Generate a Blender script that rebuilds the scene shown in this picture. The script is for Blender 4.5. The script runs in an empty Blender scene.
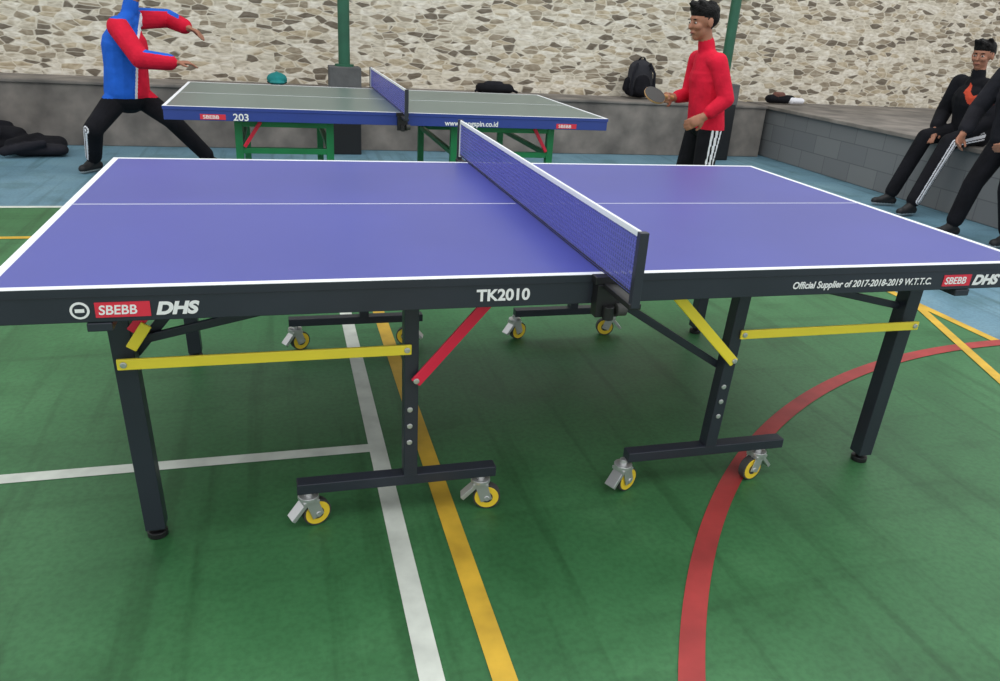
import bpy, bmesh, math, random
import numpy as np
from mathutils import Vector, Matrix
random.seed(3)
scene=bpy.context.scene
try:
    scene.view_settings.view_transform='Standard'
    scene.view_settings.look='None'
except Exception: pass
COL=bpy.context.collection
def s2l(c):
    return tuple(((v/255)/12.92 if v/255<=.04045 else ((v/255+.055)/1.055)**2.4) for v in c)
# ---------------------------------------------------------------- materials
MATS={}
def mat(name,rgb,rough=.6,metal=0.,bump=0.,bscale=40.,var=0.,vscale=6.,spec=.5,coat=0.):
    if name in MATS: return MATS[name]
    m=bpy.data.materials.new(name);m.use_nodes=True
    nt=m.node_tree;b=nt.nodes['Principled BSDF']
    c=s2l(rgb);b.inputs['Base Color'].default_value=(*c,1)
    b.inputs['Roughness'].default_value=rough;b.inputs['Metallic'].default_value=metal
    b.inputs['Specular IOR Level'].default_value=spec
    b.inputs['Coat Weight'].default_value=coat
    tc=nt.nodes.new('ShaderNodeTexCoord')
    if var>0:
        n=nt.nodes.new('ShaderNodeTexNoise');n.inputs['Scale'].default_value=vscale;n.inputs['Detail'].default_value=6
        nt.links.new(tc.outputs['Object'],n.inputs['Vector'])
        r=nt.nodes.new('ShaderNodeValToRGB')
        r.color_ramp.elements[0].position=.3;r.color_ramp.elements[1].position=.7
        r.color_ramp.elements[0].color=(*[v*(1-var) for v in c],1)
        r.color_ramp.elements[1].color=(*[min(1,v*(1+var)) for v in c],1)
        nt.links.new(n.outputs['Fac'],r.inputs['Fac']);nt.links.new(r.outputs['Color'],b.inputs['Base Color'])
    if bump>0:
        n=nt.nodes.new('ShaderNodeTexNoise');n.inputs['Scale'].default_value=bscale;n.inputs['Detail'].default_value=4
        nt.links.new(tc.outputs['Object'],n.inputs['Vector'])
        bp=nt.nodes.new('ShaderNodeBump');bp.inputs['Strength'].default_value=bump;bp.inputs['Distance'].default_value=.02
        nt.links.new(n.outputs['Fac'],bp.inputs['Height']);nt.links.new(bp.outputs['Normal'],b.inputs['Normal'])
    MATS[name]=m;return m
def nodes(name,rough=.7):
    m=bpy.data.materials.new(name);m.use_nodes=True;MATS[name]=m
    return m,m.node_tree,m.node_tree.nodes['Principled BSDF']
mat('steel_dark',(46,50,60),.38,.1,var=.1)
mat('black_plastic',(24,24,26),.45,var=.1)
mat('white_paint',(232,235,238),.5,var=.03)
mat('yellow_paint',(250,226,64),.45,var=.05)
mat('red_paint',(228,34,70),.45,var=.05)
mat('green_paint',(22,130,78),.45,var=.15)
mat('blue_steel',(44,66,146),.4,var=.05)
mat('chrome',(205,205,205),.35,.7,var=.05)
mat('wheel_yellow',(242,206,56),.45,var=.05)
mat('rubber',(64,64,62),.7,var=.1)
mat('label_white',(240,240,240),.5,var=.02)
mat('label_red',(220,46,68),.5,var=.02)
mat('top_blue',(70,76,156),.36,var=.08,vscale=1.5,spec=.5)
mat('top_green',(98,114,110),.33,var=.06,vscale=1.5)
mat('skin',(160,108,84),.6,var=.08,vscale=20)
mat('hair',(14,12,12),.6,bump=.8,bscale=90,spec=.2)
mat('eye_white',(205,195,188),.3,var=.01)
mat('lip',(125,66,60),.5,var=.05)
mat('cloth_red',(210,28,56),.85,bump=1.,bscale=7,var=.15,vscale=8,spec=.2)
mat('cloth_blue',(34,96,200),.85,bump=1.,bscale=7,var=.15,vscale=8,spec=.2)
mat('cloth_black',(22,22,27),.9,bump=1.,bscale=7,var=.3,vscale=8,spec=.2)
mat('cloth_dark',(34,34,40),.9,bump=1.,bscale=7,var=.3,vscale=8,spec=.2)
mat('cloth_white',(225,225,230),.85,bump=.3,var=.05)
mat('cloth_orange',(190,66,38),.85,bump=.3,var=.1)
mat('shoe_black',(18,18,20),.6,var=.2)
mat('shoe_sole',(190,190,190),.6,var=.1)
mat('bag_dark',(38,38,44),.85,bump=.4,bscale=20,var=.3)
mat('teal_cloth',(20,130,130),.8,bump=.3,var=.2)
mat('brown_cloth',(110,70,60),.8,bump=.3,var=.2)
mat('concrete_dark',(92,92,92),.9,bump=.3,bscale=15,var=.3,vscale=5)
mat('pole_green',(34,92,68),.5,var=.2)
mat('rubber_red',(120,30,34),.7,var=.1)
mat('wood',(190,150,100),.5,var=.15,vscale=15)
mat('window_pale',(225,235,190),.4,var=.03)
def ramp(nt,stops,const=False):
    r=nt.nodes.new('ShaderNodeValToRGB');cr=r.color_ramp
    if const: cr.interpolation='CONSTANT'
    while len(cr.elements)<len(stops): cr.elements.new(.5)
    for e,(p,c) in zip(cr.elements,stops): e.position=p;e.color=(*s2l(c),1)
    return r
# stacked stone wall
m,nt,b=nodes('stone_wall')
tc=nt.nodes.new('ShaderNodeTexCoord')
mp=nt.nodes.new('ShaderNodeMapping');mp.inputs['Scale'].default_value=(7,1,20)
nz=nt.nodes.new('ShaderNodeTexNoise');nz.inputs['Scale'].default_value=7
mx=nt.nodes.new('ShaderNodeVectorMath');mx.operation='MULTIPLY_ADD'
mx.inputs[1].default_value=(.09,.0,.025)
nt.links.new(tc.outputs['Object'],nz.inputs['Vector']);nt.links.new(nz.outputs['Color'],mx.inputs[0])
nt.links.new(tc.outputs['Object'],mx.inputs[2]);nt.links.new(mx.outputs[0],mp.inputs['Vector'])
vo=nt.nodes.new('ShaderNodeTexVoronoi');vo.voronoi_dimensions='3D';vo.inputs['Scale'].default_value=1;vo.inputs['Randomness'].default_value=.8
nt.links.new(mp.outputs[0],vo.inputs['Vector'])
sp=nt.nodes.new('ShaderNodeSeparateColor');nt.links.new(vo.outputs['Color'],sp.inputs[0])
r=ramp(nt,[(0,(128,118,104)),(.15,(170,158,138)),(.32,(220,212,194)),(.60,(240,234,220)),(.84,(206,192,166))],True)
nt.links.new(sp.outputs[0],r.inputs[0])
n2=nt.nodes.new('ShaderNodeTexNoise');n2.inputs['Detail'].default_value=5
nt.links.new(mp.outputs[0],n2.inputs['Vector']);n2.inputs['Scale'].default_value=2.2
r2=ramp(nt,[(.3,(186,176,162)),(.65,(255,255,255))]);nt.links.new(n2.outputs['Fac'],r2.inputs[0])
mm=nt.nodes.new('ShaderNodeMix');mm.data_type='RGBA';mm.blend_type='MULTIPLY';mm.inputs[0].default_value=.8
nt.links.new(r.outputs[0],mm.inputs[6]);nt.links.new(r2.outputs[0],mm.inputs[7])
ve=nt.nodes.new('ShaderNodeTexVoronoi');ve.voronoi_dimensions='3D';ve.feature='DISTANCE_TO_EDGE';ve.inputs['Scale'].default_value=1;ve.inputs['Randomness'].default_value=.8
nt.links.new(mp.outputs[0],ve.inputs['Vector'])
re=nt.nodes.new('ShaderNodeMapRange');re.inputs[1].default_value=.02;re.inputs[2].default_value=.07;re.inputs[3].default_value=.75;re.inputs[4].default_value=0
nt.links.new(ve.outputs['Distance'],re.inputs[0])
mg=nt.nodes.new('ShaderNodeMix');mg.data_type='RGBA';mg.inputs[7].default_value=(*s2l((228,220,202)),1)
nt.links.new(re.outputs[0],mg.inputs[0]);nt.links.new(mm.outputs[2],mg.inputs[6]);nt.links.new(mg.outputs[2],b.inputs['Base Color'])
bp=nt.nodes.new('ShaderNodeBump');bp.inputs['Strength'].default_value=.35;bp.inputs['Distance'].default_value=.015
nt.links.new(vo.outputs['Distance'],bp.inputs['Height']);bp.invert=True;nt.links.new(bp.outputs[0],b.inputs['Normal'])
b.inputs['Roughness'].default_value=.85
# concrete ledge
m,nt,b=nodes('concrete_ledge')
tc=nt.nodes.new('ShaderNodeTexCoord')
n1=nt.nodes.new('ShaderNodeTexNoise');n1.inputs['Scale'].default_value=3;n1.inputs['Detail'].default_value=8
nt.links.new(tc.outputs['Object'],n1.inputs['Vector'])
r=ramp(nt,[(.3,(88,84,80)),(.5,(118,112,106)),(.72,(148,140,132))]);nt.links.new(n1.outputs['Fac'],r.inputs[0])
nt.links.new(r.outputs[0],b.inputs['Base Color']);b.inputs['Roughness'].default_value=.8
# grey block platform
m,nt,b=nodes('grey_blocks')
tc=nt.nodes.new('ShaderNodeTexCoord')
sx=nt.nodes.new('ShaderNodeSeparateXYZ');cx=nt.nodes.new('ShaderNodeCombineXYZ')
nt.links.new(tc.outputs['Object'],sx.inputs[0]);nt.links.new(sx.outputs[1],cx.inputs[0]);nt.links.new(sx.outputs[2],cx.inputs[1])
br=nt.nodes.new('ShaderNodeTexBrick');br.inputs['Scale'].default_value=1
br.inputs['Brick Width'].default_value=.4;br.inputs['Row Height'].default_value=.19;br.inputs['Mortar Size'].default_value=.005
br.inputs['Color1'].default_value=(*s2l((124,126,126)),1);br.inputs['Color2'].default_value=(*s2l((112,114,116)),1)
br.inputs['Mortar'].default_value=(*s2l((98,100,102)),1)
nt.links.new(cx.outputs[0],br.inputs['Vector']);nt.links.new(br.outputs['Color'],b.inputs['Base Color']);b.inputs['Roughness'].default_value=.75
# court floor (green court, blue surround)
m,nt,b=nodes('court_floor')
tc=nt.nodes.new('ShaderNodeTexCoord');sx=nt.nodes.new('ShaderNodeSeparateXYZ');nt.links.new(tc.outputs['Object'],sx.inputs[0])
def lt(sock,v):
    q=nt.nodes.new('ShaderNodeMath');q.operation='LESS_THAN';q.inputs[1].default_value=v;nt.links.new(sock,q.inputs[0]);return q.outputs[0]
mu=nt.nodes.new('ShaderNodeMath');mu.operation='MULTIPLY'
nt.links.new(lt(sx.outputs[0],2.62),mu.inputs[0]);nt.links.new(lt(sx.outputs[1],3.19),mu.inputs[1])
n1=nt.nodes.new('ShaderNodeTexNoise');n1.inputs['Scale'].default_value=1.3;n1.inputs['Detail'].default_value=9;n1.inputs['Roughness'].default_value=.6
nt.links.new(tc.outputs['Object'],n1.inputs['Vector'])
rg=ramp(nt,[(.3,(50,100,60)),(.5,(61,116,71)),(.7,(76,130,84))]);nt.links.new(n1.outputs['Fac'],rg.inputs[0])
rb=ramp(nt,[(.3,(94,132,150)),(.5,(108,146,164)),(.7,(122,158,172))]);nt.links.new(n1.outputs['Fac'],rb.inputs[0])
mm=nt.nodes.new('ShaderNodeMix');mm.data_type='RGBA';nt.links.new(mu.outputs[0],mm.inputs[0])
nt.links.new(rb.outputs[0],mm.inputs[6]);nt.links.new(rg.outputs[0],mm.inputs[7])
def over(prev,scale,sc3,lo,hi,dark,fac):
    mp_=nt.nodes.new('ShaderNodeMapping');mp_.inputs['Scale'].default_value=sc3;nt.links.new(tc.outputs['Object'],mp_.inputs['Vector'])
    n_=nt.nodes.new('ShaderNodeTexNoise');n_.inputs['Scale'].default_value=scale;n_.inputs['Detail'].default_value=5
    nt.links.new(mp_.outputs[0],n_.inputs['Vector'])
    r_=ramp(nt,[(lo,dark),(hi,(255,255,255))]);nt.links.new(n_.outputs['Fac'],r_.inputs[0])
    m_=nt.nodes.new('ShaderNodeMix');m_.data_type='RGBA';m_.blend_type='MULTIPLY';m_.inputs[0].default_value=fac
    nt.links.new(prev,m_.inputs[6]);nt.links.new(r_.outputs[0],m_.inputs[7]);return m_.outputs[2]
c1=over(mm.outputs[2],60,(1,1,1),.35,.6,(228,228,228),.8)
c2=over(c1,1.,(14,.7,1),.34,.46,(205,212,205),.7)
c3=over(c2,1.,(.9,11,1),.30,.42,(212,216,212),.6)
c4=over(c3,3.2,(1,1,1),.33,.47,(214,222,214),.7)
nt.links.new(c4,b.inputs['Base Color'])
rr=nt.nodes.new('ShaderNodeMapRange');rr.inputs[3].default_value=.35;rr.inputs[4].default_value=.6
nt.links.new(n1.outputs['Fac'],rr.inputs[0]);nt.links.new(rr.outputs[0],b.inputs['Roughness'])
b.inputs['Specular IOR Level'].default_value=.35
# net fabric
def netmat(name,rgb,op):
    m,nt,b=nodes(name)
    b.inputs['Base Color'].default_value=(*s2l(rgb),1);b.inputs['Roughness'].default_value=.8
    tc=nt.nodes.new('ShaderNodeTexCoord');sx=nt.nodes.new('ShaderNodeSeparateXYZ');nt.links.new(tc.outputs['Object'],sx.inputs[0])
    outs=[]
    for k in (1,2):
        a=nt.nodes.new('ShaderNodeMath');a.operation='MULTIPLY';a.inputs[1].default_value=80;nt.links.new(sx.outputs[k],a.inputs[0])
        f=nt.nodes.new('ShaderNodeMath');f.operation='FRACT';nt.links.new(a.outputs[0],f.inputs[0])
        l=nt.nodes.new('ShaderNodeMath');l.operation='LESS_THAN';l.inputs[1].default_value=.3;nt.links.new(f.outputs[0],l.inputs[0]);outs.append(l.outputs[0])
    mxx=nt.nodes.new('ShaderNodeMath');mxx.operation='MAXIMUM';nt.links.new(outs[0],mxx.inputs[0]);nt.links.new(outs[1],mxx.inputs[1])
    rr=nt.nodes.new('ShaderNodeMapRange');rr.inputs[3].default_value=op;rr.inputs[4].default_value=1;nt.links.new(mxx.outputs[0],rr.inputs[0])
    t=nt.nodes.new('ShaderNodeBsdfTransparent');mi=nt.nodes.new('ShaderNodeMixShader')
    nt.links.new(rr.outputs[0],mi.inputs[0]);nt.links.new(t.outputs[0],mi.inputs[1]);nt.links.new(b.outputs[0],mi.inputs[2])
    nt.links.new(mi.outputs[0],nt.nodes['Material Output'].inputs[0])
netmat('net_blue',(96,100,184),.5)
# ---------------------------------------------------------------- mesh builder
class MB:
    def __init__(s): s.bm=bmesh.new();s.m=[]
    def mi(s,n):
        if n not in s.m: s.m.append(n)
        return s.m.index(n)
    def _fin(s,vs,M,n):
        bmesh.ops.transform(s.bm,matrix=M,verts=vs)
        i=s.mi(n)
        for f in {f for v in vs for f in v.link_faces}: f.material_index=i
    def box(s,c,size,n,R=None):
        vs=bmesh.ops.create_cube(s.bm,size=1)['verts']
        M=Matrix.Translation(c)@(R.to_4x4() if R else Matrix())@Matrix.Diagonal((*size,1))
        s._fin(vs,M,n)
    def beam(s,a,b,w,h,n,up=(0,0,1)):
        a=Vector(a);b=Vector(b);d=(b-a);L=d.length;d.normalize();up=Vector(up)
        if abs(d.dot(up))>.95: up=Vector((0,1,0))
        x=d.cross(up).normalized();y=x.cross(d).normalized()
        R=Matrix((x,y,d)).transposed()
        s.box((a+b)/2,(w,h,L),n,R)
    def cyl(s,a,b,r,n,r2=None,seg=20):
        a=Vector(a);b=Vector(b);d=b-a
        vs=bmesh.ops.create_cone(s.bm,cap_ends=True,segments=seg,radius1=r,radius2=r if r2 is None else r2,depth=d.length)['verts']
        M=Matrix.Translation((a+b)/2)@d.to_track_quat('Z','Y').to_matrix().to_4x4()
        s._fin(vs,M,n)
    def done(s,name,parent=None,bevel=0.,smooth=True,loc=(0,0,0)):
        me=bpy.data.meshes.new(name);s.bm.to_mesh(me);s.bm.free()
        for n in s.m: me.materials.append(MATS[n])
        o=bpy.data.objects.new(name,me);COL.objects.link(o);o.location=loc
        if parent: o.parent=parent
        if smooth:
            for p in me.polygons: p.use_smooth=True
            try: me.set_sharp_from_angle(angle=math.radians(35))
            except Exception: pass
        if bevel>0:
            q=o.modifiers.new('bevel','BEVEL');q.width=bevel;q.segments=2;q.limit_method='ANGLE';q.angle_limit=math.radians(50)
        return o
def empty(name,loc=(0,0,0)):
    o=bpy.data.objects.new(name,None);COL.objects.link(o);o.location=loc;o.empty_display_size=.2;return o
def text(name,s,size,loc,parent,m='label_white',sx=1.,shear=0.,bold=.0):
    cu=bpy.data.curves.new(name,'FONT');cu.body=s;cu.size=size;cu.extrude=.0004;cu.shear=shear;cu.offset=bold
    t=bpy.data.objects.new(name+'_tmp',cu);COL.objects.link(t)
    bpy.context.view_layer.update()
    me=bpy.data.meshes.new_from_object(t.evaluated_get(bpy.context.evaluated_depsgraph_get()))
    bpy.data.objects.remove(t)
    me.materials.clear();me.materials.append(MATS[m])
    o=bpy.data.objects.new(name,me);COL.objects.link(o)
    o.rotation_euler=(math.radians(90),0,0);o.location=loc;o.scale=(sx,1,1);o.parent=parent;return o
# ---------------------------------------------------------------- room
def simple(name,c,size,n,bev=0):
    b=MB();b.box((0,0,0),size,n);return b.done(name,None,bev,False,c)
bm=bmesh.new();vs=[bm.verts.new(p) for p in ((-9,-7,0),(13,-7,0),(13,7,0),(-9,7,0))];bm.faces.new(vs)
me=bpy.data.meshes.new('floor');bm.to_mesh(me);bm.free();me.materials.append(MATS['court_floor'])
o=bpy.data.objects.new('floor',me);COL.objects.link(o)
simple('wall_back',(2,6.31,1.9),(22,.2,3.8),'stone_wall')
b=MB();b.box((-2.15,5.925,.275),(13.7,.54,.55),'concrete_ledge');b.box((-2.15,5.915,.565),(13.7,.565,.03),'concrete_ledge')
b.done('concrete_ledge',None,.008,False)
b=MB();b.box((8.8,3.2,.27),(8.0,5.98,.54),'grey_blocks');b.box((8.79,3.2,.56),(8.06,5.98,.04),'concrete_ledge')
b.done('block_platform',None,.008,False)
# court markings
b=MB();h=.0015
def strip(x0,x1,y0,y1,n,z=h):
    vs=[b.bm.verts.new((x,y,z)) for x,y in ((x0,y0),(x1,y0),(x1,y1),(x0,y1))];f=b.bm.faces.new(vs);f.material_index=b.mi(n)
mat('line_white',(205,210,200),.6,var=.16,vscale=10);mat('line_yellow',(206,166,50),.6,var=.2,vscale=8);mat('line_red',(162,54,52),.6,var=.2,vscale=8)
strip(-.53,-.475,-6,3.19,'line_white');strip(-7,-.53,-.255,-.205,'line_white')
strip(-.375,-.32,-6,3.19,'line_yellow',h+.0004)
strip(2.59,2.645,-6,3.19,'line_yellow',h+.0012)
strip(-8,-.5,2.40,2.45,'line_yellow',h+.0008);strip(-8,2.6,3.16,3.21,'line_white',h+.0006)
p0=Vector((2.85,1.40));p1=Vector((1.9,-.90));d=(p1-p0).normalized();n_=Vector((-d.y,d.x))*.025
f=b.bm.faces.new([b.bm.verts.new((*(q),h+.002)) for q in (p0-n_,p1-n_,p1+n_,p0+n_)]);f.material_index=b.mi('line_yellow')
N=120
for i in range(N):
    a0=math.radians(60+150*i/N);a1=math.radians(60+150*(i+1)/N)
    P_=[(2.71+r_*math.cos(a),-2.74+r_*math.sin(a),h+.0016) for r_,a in ((2.97,a0),(3.03,a0),(3.03,a1),(2.97,a1))]
    f=b.bm.faces.new([b.bm.verts.new(q) for q in P_]);f.material_index=b.mi('line_red')
b.bm.normal_update()
b.done('court_markings',None,0,False)
# pillars
for i,x in enumerate((-.13,3.98)):
    e=empty('pillar' if i==0 else 'pillar.001',(x,5.49,0))
    b=MB();b.box((0,0,.30),(.29,.22,.60),'black_plastic');b.done('base_block',e,.01,False)
    b=MB();b.box((0,0,.71),(.30,.24,.22),'concrete_dark');b.done('plinth',e,.01,False)
    b=MB();b.cyl((0,0,.82),(0,0,3.8),.055,'pole_green');b.cyl((0,0,.82),(0,0,.84),.09,'pole_green');b.done('pole',e)
simple('window_1',(4.32,6.19,2.25),(.5,.02,1.1),'window_pale')
# ---------------------------------------------------------------- table tennis table
def table(name,loc,kind):
    e=empty(name,loc);L,W,H=1.37,.7625,.76
    top='top_blue' if kind==1 else 'top_green';ap='steel_dark' if kind==1 else 'blue_steel'
    leg='steel_dark' if kind==1 else 'green_paint'
    b=MB()
    for s in (-1,1):
        b.box((s*(L/2+.0015),0,H-.009),(L-.007,2*W-.004,.018),top)
        for t in (-1,1): b.box((s*(L/2+.0015),t*(W-.0015),H-.0095),(L-.003,.003,.018),ap)
        b.box((s*(L-.0015),0,H-.0095),(.003,2*W-.006,.018),ap);b.box((s*.003,0,H-.0095),(.003,2*W-.006,.018),ap)
    b.done('tabletop',e,0,False)
    b=MB();z=H+.0006
    for s in (-1,1):
        for t in (-1,1): b.box((s*(L/2+.0015),t*(W-.010),z-.0002),(L-.004,.019,.0012),'white_paint')
        b.box((s*(L-.0105),0,z-.0002),(.019,2*W-.04,.0012),'white_paint')
        b.box((s*(L/2),0,z-.0002),(L-.025,.0035,.0012),'white_paint')
    b.done('boundary_lines',e,0,False)
    b=MB()
    ah=.058
    for s in (-1,1):
        for t in (-1,1): b.box((s*(L/2+.004),t*(W-.017),H-.0185-ah/2),(L-.016,.028,ah),ap)
        for x in (.022,L-.018): b.box((s*x,0,H-.0185-ah/2),(.026,2*W-.06,ah),ap)
        b.box((s*.70,0,H-.035),(.03,2*W-.06,.03),ap)
    b.done('apron_frame',e,.002,False)
    b=MB()
    if kind==1:
        for s in (-1,1):
            xt,xb=(1.152,1.129) if s<0 else (1.132,1.108)
            xit,xib=(.462,.458) if s<0 else (.505,.480)
            for t in (-1,1):
                y=t*.58
                b.beam((s*xb,y,.03),(s*xt,y,.685),.05,.05,leg)
                b.cyl((s*xb,y,.0),(s*xb,y,.018),.026,'black_plastic');b.cyl((s*xb,y,.018),(s*xb,y,.035),.014,'black_plastic')
                b.box((s*xt,t*.66,.672),(.05,.2,.02),leg)
                yi=t*.61
                b.beam((s*xib,yi,.14),(s*xit,yi,.685),.038,.042,leg)
                xe=(.21,.765) if s<0 else (.205,.745)
                b.beam((s*xe[0],yi,.128),(s*xe[1],yi,.128),.04,.032,leg)
                yo=yi+t*.026
                zb_=.528 if s<0 else .520
                b.beam((s*(xt+.005),yo,zb_),(s*(xit+(.0 if s<0 else .0)),yo,zb_),.008,.028,'yellow_paint')
                for q in (xt-.01,xit+.012): b.cyl((s*q,yo,zb_),(s*q,yo+t*.008,zb_),.008,'chrome')
                dm='red_paint' if s<0 else 'yellow_paint'
                b.beam((s*(xit-.01),yo+t*.008,.435),(s*.235,yo+t*.008,.69),.008,.03,dm)
                b.cyl((s*(xit-.012),yo+t*.008,.442),(s*(xit-.012),yo+t*.016,.442),.008,'chrome')
                if s>0: b.beam((s*.06,yi-t*.03,.66),(s*(xit-.02),yi-t*.03,.40),.02,.022,leg)
                b.beam((s*.60,y+t*-.01,.675),(s*1.12,y-t*.01,.56),.012,.022,leg)
                if s<0:
                    b.beam((-1.13,y-t*.03,.52),(-.99,y-t*.03,.69),.012,.026,leg)
                    b.beam((-1.12,y+t*.032,.60),(-1.05,y+t*.032,.69),.008,.026,'red_paint')
                    b.beam((-1.125,y+t*.040,.56),(-1.085,y+t*.040,.62),.008,.026,'yellow_paint')
                for zz in (.3,.35,.25): b.cyl((s*(xib+.005),yi+t*.02,zz),(s*(xib+.005),yi+t*.025,zz),.008,'chrome',seg=10)
            b.beam((s*xit,-.59,.655),(s*xit,.59,.655),.03,.03,leg)
            b.beam((s*xt,-.56,.655),(s*xt,.56,.655),.03,.03,leg)
        b.done('leg_frame',e,.0025,False)
        b=MB();k=0
        for s,t,xx,ang,sg in ((-1,-1,-.735,.35,1),(-1,-1,-.25,-.2,1),(1,-1,.20,.45,1),(1,-1,.67,.25,-1),(-1,1,-.74,.5,1),(-1,1,-.26,-.3,-1),(1,1,.21,.4,1),(1,1,.67,-.2,-1)):
            c=Vector((xx,t*.61,0));dx=Vector((math.cos(ang),math.sin(ang),0));ax=Vector((-dx.y,dx.x,0));dx*=sg
            Z=Vector((0,0,1))
            b.cyl(c+Z*.095,c+Z*.115,.012,'chrome');b.cyl(c+Z*.088,c+Z*.099,.028,'chrome')
            w=c+dx*.02+Z*.040
            b.cyl(w-ax*.012,w+ax*.012,.040,'rubber',seg=28)
            b.cyl(w-ax*.0135,w+ax*.0135,.035,'wheel_yellow',seg=28)
            b.cyl(w-ax*.0145,w+ax*.0145,.018,'rubber',seg=20)
            b.cyl(w-ax*.022,w+ax*.022,.008,'chrome',seg=12)
            for q in (-1,1):
                b.beam(w+ax*q*.018+Z*-.008,c+ax*q*.018+Z*.09,.003,.034,'chrome',up=tuple(dx))
            b.box(c+Z*.084,(.046,.046,.010),'chrome',Matrix.Rotation(ang,3,'Z'))
            pe=c-dx*.03+Z*.066
            b.beam(pe+dx*.022+Z*.018,pe-dx*.022+Z*-.03,.036,.012,'chrome')
        b.done('castor_wheels',e,.001)
    else:
        for s in (-1,1):
            x0,x1=(-.97,-.43) if s<0 else (.36,1.02)
            for t in (-1,1):
                y=t*.62
                for x in (x0,x1):
                    b.beam((x,y,.02),(x,y,.685),.045,.045,leg);b.cyl((x,y,0),(x,y,.02),.025,'black_plastic')
                b.beam((x0,y,.495),(x1,y,.495),.035,.035,leg)
                b.beam((x0,y,.655),(x1,y,.655),.035,.035,leg)
                b.beam((x0,y,.10),(x1,y,.10),.035,.035,leg)
                b.beam((x0+.03 if s<0 else x1-.03,y-.03,.52),((x0+.13) if s<0 else (x1-.12),y-.03,.67),.01,.022,'red_paint')
            for x in (x0,x1): b.beam((x,-.6,.495),(x,.6,.495),.03,.03,leg)
        b.done('leg_frame',e,.0025,False)
    # net
    ne=MB();ne.box((0,0,.834),(.003,1.85,.146),'net_blue');ne.done('net_mesh',e,0,False)
    ne=MB();ne.box((0,0,.904),(.008,1.86,.015),'white_paint');ne.box((0,0,.7655),(.005,1.84,.005),'black_plastic')
    for t in (-1,1):
        ne.box((0,t*.932,.824),(.022,.018,.178),'steel_dark')
        ne.box((0,t*.919,.830),(.010,.009,.150),'white_paint')
        ne.box((0,t*.86,.739),(.030,.16,.014),'black_plastic')
        ne.box((0,t*.775,.70),(.062,.035,.085),'black_plastic')
        ne.box((0,t*.775,.752),(.075,.03,.02),'black_plastic')
        ne.cyl((0,t*.80,.655),(0,t*.80,.69),.014,'black_plastic');ne.cyl((0.02,t*.80,.68),(.045,t*.80,.68),.016,'rubber')
    ne.done('net_posts',e,.002,False)
    yf=-W+.017-.014-.0012
    b=MB()
    if kind==1:
        zt=.7115
        b.cyl((-1.185,yf+.0005,zt),(-1.185,yf-.0005,zt),.019,'label_white',seg=24);b.cyl((-1.185,yf,zt),(-1.185,yf-.001,zt),.014,'steel_dark',seg=24)
        b.box((-1.185,yf-.0012,zt),(.018,.0008,.008),'label_white')
        b.box((-1.102,yf,zt),(.108,.0012,.034),'label_red');b.box((1.098,yf,zt),(.098,.0012,.034),'label_red')
        b.done('badges',e,0,False)
        for x,z in ((-1.150,zt-.010),(1.055,zt-.010)): text('badge_text','SBEBB',.029,(x,yf-.001,z),e,sx=.98,bold=.0005,shear=.1)
        text('brand_text','DHS',.038,(-1.038,yf-.0005,zt-.013),e,sx=1.12,shear=.25,bold=.002)
        text('brand_text_right','DHS',.040,(1.155,yf-.0005,zt-.014),e,sx=1.15,shear=.25,bold=.002)
        text('model_text','TK2010',.040,(-.328,yf-.0005,zt-.010),e,sx=1.02,bold=.0013)
        text('supplier_text','Official Supplier of 2017-2018-2019 W.T.T.C.',.027,(.548,yf-.0005,zt-.008),e,sx=.92,shear=.15,bold=.0006)
    else:
        zt=.705
        b.box((-1.10,yf,zt),(.14,.0012,.03),'label_red');b.box((1.08,yf,zt),(.14,.0012,.03),'label_red')
        b.done('badges',e,0,False)
        for x in (-1.155,1.025): text('badge_text','SBEBB',.028,(x,yf-.001,zt-.010),e,sx=1.2,bold=.0004)
        text('number_text','203',.055,(-.99,yf-.0005,zt-.017),e,sx=1.1,bold=.001)
        text('web_text','www.pongspin.co.id',.045,(.27,yf-.0005,zt-.014),e,sx=.95,bold=.001)
    return e
table('table_tennis_table',(0,0,0),1)
table('table_tennis_table.001',(-.03,3.19,0),2)
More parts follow.
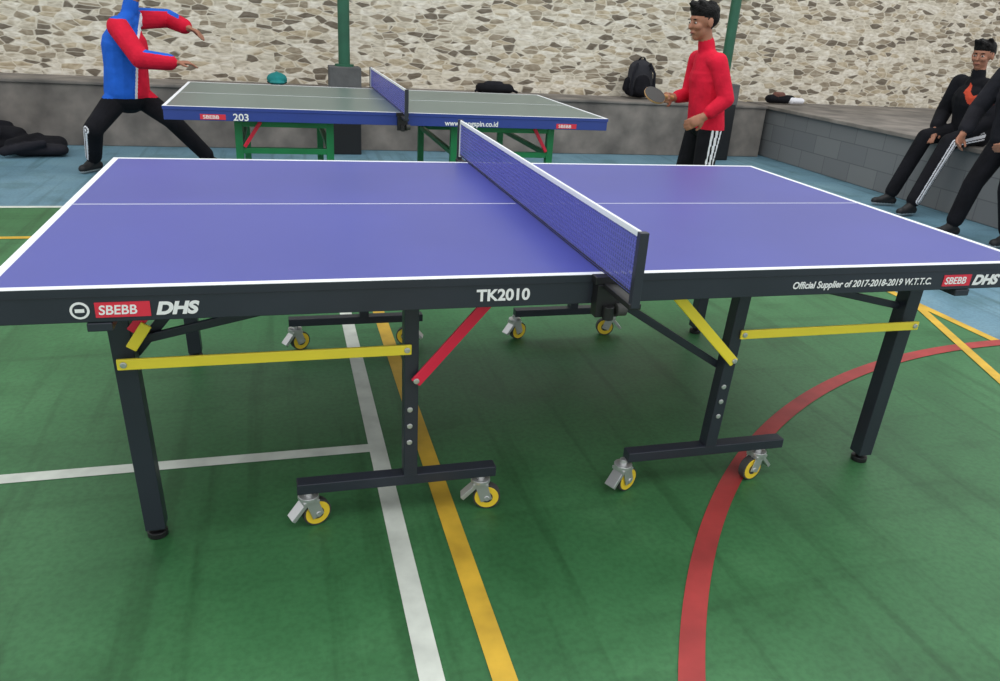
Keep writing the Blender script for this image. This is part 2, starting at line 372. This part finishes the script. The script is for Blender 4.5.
# ---------------------------------------------------------------- organic fusion
def V(*a): return Vector(a)
def cap(a,b,ra,rb,m,side=None,wu=1.,wv=1.): return dict(k='c',a=Vector(a),b=Vector(b),ra=ra,rb=rb,m=m,side=side,wu=wu,wv=wv)
def ell(c,rad,m,R=None): return dict(k='e',c=Vector(c),rad=rad,m=m,R=R or Matrix.Identity(3))
def frame(p):
    d=(p['b']-p['a']);L=d.length;d=d/L if L>1e-6 else V(0,0,1)
    s=Vector(p['side']) if p['side'] is not None else (V(1,0,0) if abs(d.x)<.8 else V(0,1,0))
    u=(s-d*s.dot(d)).normalized();v=d.cross(u);return d,u,v,L
def fuse(name,prims,voxel,parent=None,smooth=3,extra=None):
    bm=bmesh.new()
    for p in prims:
        if p['k']=='e':
            vs=bmesh.ops.create_icosphere(bm,subdivisions=3,radius=1)['verts']
            bmesh.ops.transform(bm,matrix=Matrix.Translation(p['c'])@p['R'].to_4x4()@Matrix.Diagonal((*p['rad'],1)),verts=vs)
        else:
            d,u,v,L=frame(p);rings=[];n=16
            prof=[(-math.cos(t)*p['ra'],math.sin(t)*p['ra']) for t in [math.pi/2*k/4 for k in range(1,5)]]
            prof+=[(L+math.sin(t)*p['rb'],math.cos(t)*p['rb']) for t in [math.pi/2*k/4 for k in range(0,4)]]
            for off,r in prof:
                rings.append([bm.verts.new(p['a']+d*off+u*(r*p['wu']*math.cos(2*math.pi*i/n))+v*(r*p['wv']*math.sin(2*math.pi*i/n))) for i in range(n)])
            for r0,r1 in zip(rings,rings[1:]):
                for i in range(n): bm.faces.new((r0[i],r0[(i+1)%n],r1[(i+1)%n],r1[i]))
            s=bm.verts.new(p['a']-d*p['ra']);e_=bm.verts.new(p['b']+d*p['rb'])
            for i in range(n):
                bm.faces.new((s,rings[0][(i+1)%n],rings[0][i]));bm.faces.new((e_,rings[-1][i],rings[-1][(i+1)%n]))
    me=bpy.data.meshes.new(name+'_t');bm.to_mesh(me);bm.free()
    t=bpy.data.objects.new(name+'_t',me);COL.objects.link(t)
    r=t.modifiers.new('r','REMESH');r.mode='VOXEL';r.voxel_size=voxel
    if smooth: q=t.modifiers.new('s','SMOOTH');q.factor=.5;q.iterations=smooth
    bpy.context.view_layer.update()
    out=bpy.data.meshes.new_from_object(t.evaluated_get(bpy.context.evaluated_depsgraph_get()))
    bpy.data.objects.remove(t)
    nf=len(out.polygons);c=np.zeros(nf*3);out.polygons.foreach_get('center',c);c=c.reshape(-1,3)
    best=np.full(nf,1e9);idx=np.zeros(nf,int);rad=[]
    for i,p in enumerate(prims):
        if p['k']=='e':
            Ri=np.array(p['R'].transposed());l=(c-np.array(p['c']))@Ri.T/np.array(p['rad'])
            n_=np.linalg.norm(l,axis=1);sc=min(p['rad'])
            val=(n_-1)*sc;off=l
        else:
            d,u,v,L=[np.array(x) if not isinstance(x,float) else x for x in frame(p)]
            w=c-np.array(p['a']);tt=w@d;tc_=np.clip(tt,0,L);r_=p['ra']+(p['rb']-p['ra'])*tc_/max(L,1e-6)
            val=(np.sqrt(((w@u)/(r_*p['wu']))**2+((w@v)/(r_*p['wv']))**2+((tt-tc_)/r_)**2)-1)*r_*min(p['wu'],p['wv'])
            off=w-np.outer(tc_,d);off=off/np.maximum(np.linalg.norm(off,axis=1,keepdims=True),1e-6)
        rad.append(off);k=val<best;best[k]=val[k];idx[k]=i
    names=[];mi=np.zeros(nf,int)
    def nid(n):
        if n not in names: names.append(n)
        return names.index(n)
    for i,p in enumerate(prims):
        sel=np.where(idx==i)[0]
        if not len(sel): continue
        if callable(p['m']):
            res=p['m'](c[sel],rad[i][sel])
            for j,n in zip(sel,res): mi[j]=nid(n)
        else: mi[sel]=nid(p['m'])
    out.materials.clear()
    for n in names: out.materials.append(MATS[n])
    out.polygons.foreach_set('material_index',mi.astype(np.int32))
    out.polygons.foreach_set('use_smooth',np.ones(nf,bool))
    out.update();out.name=name
    o=bpy.data.objects.new(name,out);COL.objects.link(o)
    if parent: o.parent=parent
    return o
def head_prims(c,fwd,up,k,hairtuft=0,rng=random):
    f=Vector(fwd).normalized();u=Vector(up);u=(u-f*u.dot(f)).normalized();s=u.cross(f)   # s = left of person
    R=Matrix((f,s,u)).transposed();c=Vector(c)
    def T(x,y,z): return c+(f*x+s*y+u*z)*k
    def e(x,y,z,a,b_,d,m): return ell(T(x,y,z),(a*k,b_*k,d*k),m,R)
    cn=np.array(c);fn=np.array(f);un=np.array(u)
    def hm(p,o):
        x=(p-cn)@fn/k;z=(p-cn)@un/k
        return ['hair' if zz>.058 or (xx<.035 and zz>.03) or (xx<.012 and zz>0) or (xx<-.03 and zz>-.06) else 'skin' for xx,zz in zip(x,z)]
    P=[e(-.008,0,.024,.092,.074,.082,hm),e(.018,0,-.045,.064,.053,.060,'skin'),e(.045,0,-.085,.030,.028,.022,'skin'),
       cap(T(.083,0,.012),T(.100,0,-.024),.008*k,.012*k,'skin'),e(.080,0,-.056,.012,.022,.010,'skin'),
       e(.058,.030,-.02,.03,.028,.025,'skin'),e(.058,-.030,-.02,.03,.028,.025,'skin'),
       e(.074,0,.030,.014,.042,.009,'skin'),
       e(-.005,.076,-.005,.018,.009,.030,'skin'),e(-.005,-.076,-.005,.018,.009,.030,'skin')]
    # hair mass
    P+=[e(-.014,0,.066,.100,.082,.062,'hair'),e(-.040,0,.03,.070,.080,.072,'hair'),cap(T(.055,-.04,.088),T(.055,.04,.088),.022*k,.022*k,'hair')]
    for i in range(hairtuft):
        a=rng.uniform(-.05,.07);b_=rng.uniform(-.05,.05)
        P.append(cap(T(a,b_,.100),T(a+.03,b_*1.2,.132-abs(a)*.2),.026*k,.012*k,'hair'))
    return P,T,R
def face_bits(T,R,k,parent):
    b=MB()
    for q in (-1,1):
        for c,r,m in ((T(.079,q*.030,.004),(.006,.013,.006),'eye_white'),(T(.083,q*.030,.004),(.004,.006,.0058),'hair'),(T(.086,q*.031,.024),(.005,.017,.0035),'hair')):
            vs=bmesh.ops.create_icosphere(b.bm,subdivisions=2,radius=1)['verts']
            b._fin(vs,Matrix.Translation(c)@R.to_4x4()@Matrix.Diagonal((r[0]*k,r[1]*k,r[2]*k,1)),m)
    vs=bmesh.ops.create_icosphere(b.bm,subdivisions=2,radius=1)['verts']
    b._fin(vs,Matrix.Translation(T(.086,0,-.057))@R.to_4x4()@Matrix.Diagonal((.007*k,.021*k,.005*k,1)),'lip')
    b.done('face_features',parent)
def hand_prims(w,d,palm,k,curl=.5,thumbside=1):
    w=Vector(w);d=Vector(d).normalized();n=Vector(palm);n=(n-d*n.dot(d)).normalized();s=d.cross(n)*thumbside
    P=[cap(w-d*.02*k,w+d*.015*k,.026*k,.027*k,'skin',side=s,wu=1.05,wv=.8),
       cap(w+d*.015*k,w+d*.070*k,.034*k,.040*k,'skin',side=s,wu=1.,wv=.42)]
    for i,(o,l) in enumerate(((.029,.070),(.010,.078),(-.010,.073),(-.028,.058))):
        base=w+(d*.082+s*o)*k
        a1=curl*.8+i*.06;a2=curl*2.
        d1=d*math.cos(a1)+n*math.sin(a1)+s*(o*1.5);d2=d*math.cos(a2)+n*math.sin(a2)+s*(o*1.)
        m1=base+d1*(l*.52*k);m2=m1+d2*(l*.5*k)
        P+=[cap(base-d*.01*k,m1,.0095*k,.009*k,'skin'),cap(m1,m2,.009*k,.0075*k,'skin')]
    tb=w+(d*.028+s*.028)*k;t1=tb+(d*.6+s*.7+n*.35).normalized()*.036*k;t2=t1+(d*.9+s*.15+n*.4).normalized()*.030*k
    P+=[cap(tb,t1,.013*k,.011*k,'skin'),cap(t1,t2,.0105*k,.009*k,'skin')]
    return P
def person(name,J,k,top,sleeve,pants,shoe='shoe_black',hair=5,voxel=.0065,bk=1.15,hem=None):
    e=empty(name,(J['pelvis'][0],J['pelvis'][1],0))
    g={a:(Vector(v) if isinstance(v,(tuple,list)) else v) for a,v in J.items()}
    side=(g['shL']-g['shR']).normalized();hs=(g['hipL']-g['hipR']).normalized()
    up=(g['neck']-g['pelvis']).normalized()
    P=[];B_=k*bk
    pl=g['pelvis'];ch=g['chest'];nk=g['neck'];wa=pl.lerp(ch,.5)
    def tf(p,o):
        base=top(p,o) if callable(top) else [top]*len(p)
        return base if hem is None else [x if q[2]>hem else pants for x,q in zip(base,p)]
    P+=[cap(pl-up*.03*k,wa,.118*B_,.112*B_,tf,side=side,wu=1.28,wv=1.),
        cap(wa,ch,.114*B_,.120*B_,tf,side=side,wu=1.25,wv=.98),
        cap(ch,ch.lerp(nk,.6),.120*B_,.085*k,tf,side=side,wu=1.3,wv=.95),
        cap(ch.lerp(nk,.5),nk-up*.01*k,.088*k,.052*k,tf,side=side,wu=1.3,wv=.9),
        cap(g['shL']-side*.03*k,g['shR']+side*.03*k,.062*k,.062*k,tf),
        cap(nk-up*.05*k,g['shL'],.05*k,.055*k,tf),cap(nk-up*.05*k,g['shR'],.05*k,.055*k,tf),
        cap(nk-up*.03*k,nk+(g['head']-nk)*.16,.060*k,.058*k,tf)]
    P.append(cap(nk,g['head']+(g['head']-nk)*.05,.050*k,.050*k,'skin'))
    hp,T,R=head_prims(g['head'],g['look'],g.get('hup',V(0,0,1)),k*1.05,hair);P+=hp
    for S in 'LR':
        sh,el,wr=g['sh'+S],g['el'+S],g['wr'+S];fa=(wr-el).normalized()
        P+=[cap(sh,el,.060*B_,.053*B_,sleeve),cap(el,wr-fa*.05*k,.053*B_,.045*B_,sleeve),cap(wr-fa*.04*k,wr-fa*.03*k,.036*k,.034*k,sleeve),cap(wr-fa*.05*k,wr,.028*k,.026*k,'skin')]
        P+=hand_prims(wr,g.get('hd'+S,fa),g['palm'+S],k,g.get('curl'+S,.5),g.get('ts'+S,1))
        h,kn,an=g['hip'+S],g['kn'+S],g['an'+S];out=hs*(1 if S=='L' else -1)
        def pm(p,o,out=np.array(out)):
            dd=o@out
            b0=['cloth_white' if (.90<x<.955 or x>.985) else pants for x in dd]
            if hem is None: return b0
            tt_=top(p,o) if callable(top) else [top]*len(p)
            return [t_ if q[2]>hem else x for t_,x,q in zip(tt_,b0,p)]
        P+=[cap(h.lerp(pl,.25)+V(0,0,.02),h,.10*k,.094*k,tf if hem else pants),cap(h,kn,.094*k,.072*k,pm),cap(kn,an+(kn-an).normalized()*.05*k,.072*k,.062*k,pm),
            cap(an+(kn-an)*.1,an,.038*k,.034*k,shoe)]
        t=Vector(g['toe'+S]).normalized();fs=V(-t.y,t.x,0)
        zf=an.z-.045*k
        hl=an-t*.035*k;hl.z=zf;tp=an+t*.125*k;tp.z=zf-.008*k
        zb=an.z-.09*k
        def sm(p,o,zz=max(zb,0)+.022): return ['shoe_sole' if x<zz else shoe for x in p[:,2]]
        P+=[cap(hl,tp,.042*k,.036*k,sm,side=fs,wu=.95,wv=.95),cap(an-V(0,0,.01),an+t*.07*k-V(0,0,.04*k),.04*k,.036*k,shoe)]
    off=e.location.copy()
    for p in P:
        for q in ('a','b','c'):
            if q in p: p[q]=p[q]-off
        if callable(p['m']):
            fn=p['m'];on=np.array(off);p['m']=(lambda pp,oo,fn=fn,on=on: fn(pp+on,oo))
    o=fuse('body',P,voxel,e,3)
    T2=lambda x,y,z: T(x,y,z)-off
    face_bits(T2,R,k*1.05,e)
    return e
# --- standing player in red, facing left
A=dict(pelvis=(2.05,2.42,.80),chest=(2.02,2.42,1.04),neck=(1.98,2.42,1.235),head=(1.925,2.42,1.385),look=(-1,-.12,-.12),
 shL=(2.0,2.28,1.155),shR=(2.0,2.56,1.155),elL=(2.065,2.22,.93),wrL=(1.93,2.23,.815),elR=(2.0,2.61,.92),wrR=(1.86,2.56,.90),
 palmL=(.2,1,-.2),palmR=(0,-1,.1),hdL=(-1,0,-.5),hdR=(-1,-.3,.0),curlL=.5,curlR=.95,tsL=1,tsR=-1,
 hipL=(2.06,2.34,.73),hipR=(2.06,2.50,.73),knL=(2.02,2.30,.42),knR=(2.02,2.54,.42),anL=(2.12,2.28,.09),anR=(2.12,2.56,.09),toeL=(-1,-.15,0),toeR=(-1,.1,0))
pA=person('table_tennis_player',A,.95,'cloth_red','cloth_red','cloth_black',hair=10,hem=.725,bk=1.04)
# bat held by the player
bt=empty('table_tennis_bat',(0,0,0))
b=MB();b.cyl((1.83,2.512,.905),(1.73,2.475,.915),.0125,'wood',seg=14)
c=Vector((1.665,2.452,.92));n_=Vector((.12,-.6,.8)).normalized()
b.cyl(c-n_*.004,c+n_*.004,.076,'wood',seg=36);b.cyl(c+n_*.004,c+n_*.007,.074,'rubber',seg=36);b.cyl(c-n_*.007,c-n_*.004,.074,'rubber_red',seg=36)
b.done('bat_body',bt)
# --- lunging player on the left in red/blue
def tpB(p,o):
    r=[]
    for q in p:
        x=q[0]+1.88-(q[2]-.6)*.12
        if x>.06: r.append('cloth_red')
        elif x>.045: r.append('cloth_white')
        else: r.append('cloth_blue')
    return r
def slB(p,o): return ['cloth_blue' if (n[2]>.75 and q[0]<-1.5) else 'cloth_red' for q,n in zip(p,o)]
B=dict(pelvis=(-1.91,4.5,.64),chest=(-1.89,4.5,.96),neck=(-1.82,4.5,1.25),head=(-1.74,4.48,1.42),look=(1,-.1,-.2),
 shR=(-1.89,4.31,1.10),shL=(-1.79,4.65,1.16),elR=(-1.74,4.17,.89),wrR=(-1.50,4.22,.87),elL=(-1.60,4.83,1.17),wrL=(-1.43,4.66,1.11),
 palmR=(0,0,-1),palmL=(0,-.3,-1),curlR=.35,curlL=.4,tsR=-1,tsL=1,hdR=(1,.1,.05),hdL=(1,-.5,-.35),
 hipL=(-1.83,4.58,.57),hipR=(-1.98,4.42,.57),knR=(-2.14,4.22,.36),anR=(-2.21,4.42,.09),knL=(-1.60,4.42,.42),anL=(-1.34,4.56,.09),toeR=(-.6,-1,0),toeL=(1,-.4,0))
person('table_tennis_player.001',B,.99,tpB,slB,'cloth_black',hair=6,bk=1.38,hem=.58)
# --- seated youth on the right
def tpC(p,o): return ['cloth_orange' if (q[2]+.04*math.sin(q[1]*40)>.95 and q[2]+.05*math.sin(q[1]*31+1)<1.03 and q[0]<4.76 and q[1]<2.95) else 'cloth_black' for q in p]
C_=dict(pelvis=(4.90,2.95,.71),chest=(4.83,2.95,.94),neck=(4.80,2.95,1.13),head=(4.79,2.95,1.285),look=(-1,-.45,-.1),
 shL=(4.82,2.77,1.06),shR=(4.82,3.13,1.06),elL=(4.80,2.69,.81),wrL=(4.66,2.78,.68),elR=(4.80,3.2,.81),wrR=(4.66,3.1,.68),
 palmL=(0,0,-1),palmR=(0,0,-1),curlL=.3,curlR=.3,tsL=-1,tsR=1,
 hipL=(4.90,2.86,.68),hipR=(4.90,3.04,.68),knL=(4.58,2.84,.61),knR=(4.60,3.12,.61),anL=(4.33,2.80,.09),anR=(4.42,3.16,.09),toeL=(-1,-.2,0),toeR=(-1,.25,0))
person('seated_spectator',C_,.94,tpC,tpC,'cloth_black',hair=6,bk=1.3)
# --- youth at right edge
D=dict(pelvis=(4.28,1.98,.80),chest=(4.24,1.98,1.04),neck=(4.20,1.98,1.26),head=(4.18,1.98,1.42),look=(-1,-.1,-.2),
 shL=(4.22,1.81,1.18),shR=(4.22,2.15,1.18),elL=(4.23,1.74,.92),wrL=(4.08,1.80,.78),elR=(4.15,2.24,.93),wrR=(4.02,2.18,.76),
 palmL=(0,1,0),palmR=(0,-1,0),curlL=.5,curlR=.5,tsL=1,tsR=-1,
 hipL=(4.28,1.90,.73),hipR=(4.28,2.06,.73),knL=(4.24,1.87,.42),knR=(4.16,2.10,.42),anL=(4.32,1.83,.09),anR=(4.12,2.14,.09),toeL=(-1,-.1,0),toeR=(-1,.1,0))
person('spectator',D,.95,'cloth_dark','cloth_dark','cloth_black',hair=6,bk=1.25,hem=.73)
# ---------------------------------------------------------------- bags and things
e=empty('backpack',(3.22,6.0,.59))
P=[cap((0,0,.13),(0,.02,.30),.13,.115,'bag_dark',side=(1,0,0),wu=1.25,wv=.75),cap((0,-.09,.10),(0,-.08,.18),.08,.07,'cloth_black',side=(1,0,0),wu=1.3,wv=.6),
   cap((-.16,0,.10),(-.15,0,.18),.045,.04,'cloth_black'),cap((.16,0,.10),(.15,0,.18),.045,.04,'cloth_black'),ell((0,.0,.06),(.17,.1,.06),'cloth_black')]
for i in range(8):
    a=math.pi*i/8;a2=math.pi*(i+1)/8
    P.append(cap((.04*math.cos(a),.0,.40+.04*math.sin(a)),(.04*math.cos(a2),0,.40+.04*math.sin(a2)),.009,.009,'cloth_black'))
for s in (-1,1):
    pts=[(s*.08,-.06,.37),(s*.13,-.09,.27),(s*.14,-.09,.14),(s*.12,-.07,.03)]
    for a,b_ in zip(pts,pts[1:]): P.append(cap(a,b_,.016,.016,'cloth_dark'))
fuse('bag_body',P,.009,e)
def heap(name,loc,items,vox=.012):
    e=empty(name,loc);fuse('cloth_folds',items,vox,e,4)
heap('pile_of_dark_clothes',(-3.0,5.2,0.005),[cap((-.4,0,.08),(.35,.05,.07),.08,.07,'cloth_black',side=(0,1,0),wu=2.2),cap((-.25,.05,.16),(.05,0,.15),.09,.07,'cloth_black',side=(0,1,0),wu=1.6),
  cap((-.1,-.1,.19),(-.32,.1,.24),.06,.05,'cloth_dark'),cap((.1,-.15,.06),(.42,-.12,.05),.06,.045,'cloth_dark',side=(0,1,0),wu=1.7),cap((.2,.05,.12),(.05,-.2,.10),.05,.05,'cloth_black'),
  cap((-.5,.1,.26),(-.3,.05,.18),.07,.08,'cloth_black'),cap((.0,-.25,.05),(.3,-.22,.12),.04,.03,'cloth_dark'),cap((-.15,.0,.26),(-.02,.06,.22),.03,.04,'cloth_black')])
heap('waist_bag',(1.50,5.95,.585),[cap((-.16,0,.05),(.16,0,.05),.05,.05,'cloth_black',side=(0,1,0),wu=1.6),cap((-.08,0,.08),(.06,.0,.085),.045,.04,'cloth_dark',side=(0,1,0),wu=1.3),
  cap((.17,0,.05),(.24,-.05,.02),.015,.015,'cloth_black'),cap((-.17,0,.05),(-.22,-.04,.02),.015,.015,'cloth_black')],.008)
heap('cap',(-.76,5.95,.596),[ell((0,0,.045),(.10,.095,.065),'teal_cloth'),ell((.0,-.11,.02),(.08,.07,.012),'teal_cloth'),ell((0,0,.012),(.102,.098,.012),'cloth_black'),ell((0,0,.112),(.012,.012,.008),'teal_cloth')],.007)
heap('folded_clothes',(5.1,5.95,.59),[cap((-.18,0,.05),(.1,0,.05),.05,.05,'cloth_black',side=(0,1,0),wu=1.5),cap((.08,-.05,.04),(.22,-.05,.04),.04,.035,'cloth_white',side=(0,1,0),wu=1.4),
  cap((-.12,-.02,.1),(-.02,0,.1),.035,.03,'brown_cloth',side=(0,1,0),wu=1.4)],.008)
# ---------------------------------------------------------------- light
w=bpy.data.worlds.new('hall_daylight');scene.world=w;w.use_nodes=True
nt=w.node_tree;bg=nt.nodes['Background'];bg.inputs['Strength'].default_value=1.05
bg.inputs['Color'].default_value=(.95,.98,1,1)
def area(name,loc,size,en,rot=(0,0,0),col=(1,1,1)):
    l=bpy.data.lights.new(name,'AREA');l.shape='RECTANGLE';l.size=size[0];l.size_y=size[1];l.energy=en;l.color=col
    o=bpy.data.objects.new(name,l);COL.objects.link(o);o.location=loc;o.rotation_euler=rot
area('overhead_fill_light',(-1,1,5.5),(5,3),100);area('overhead_fill_light.001',(4,2,5.5),(4,3),75);area('overhead_fill_light.002',(0,-3.5,5.5),(4,3),60)  # unseen overhead area lamps, added to give the even ambient light some direction
# ---------------------------------------------------------------- camera
y,p,r=.2907,.3968,.06454
f=Vector((math.sin(y)*math.cos(p),math.cos(y)*math.cos(p),-math.sin(p)))
rt=Vector((math.cos(y),-math.sin(y),0));up=rt.cross(f)
r2=math.cos(r)*rt+math.sin(r)*up;u2=-math.sin(r)*rt+math.cos(r)*up
cam=bpy.data.cameras.new('camera');cam.sensor_width=36;cam.lens=765.7*36/1000;cam.clip_start=.05
co=bpy.data.objects.new('camera',cam);COL.objects.link(co)
M=Matrix((r2,u2,-f)).transposed().to_4x4();M.translation=Vector((-.7636,-2.434,1.327));co.matrix_world=M
scene.camera=co
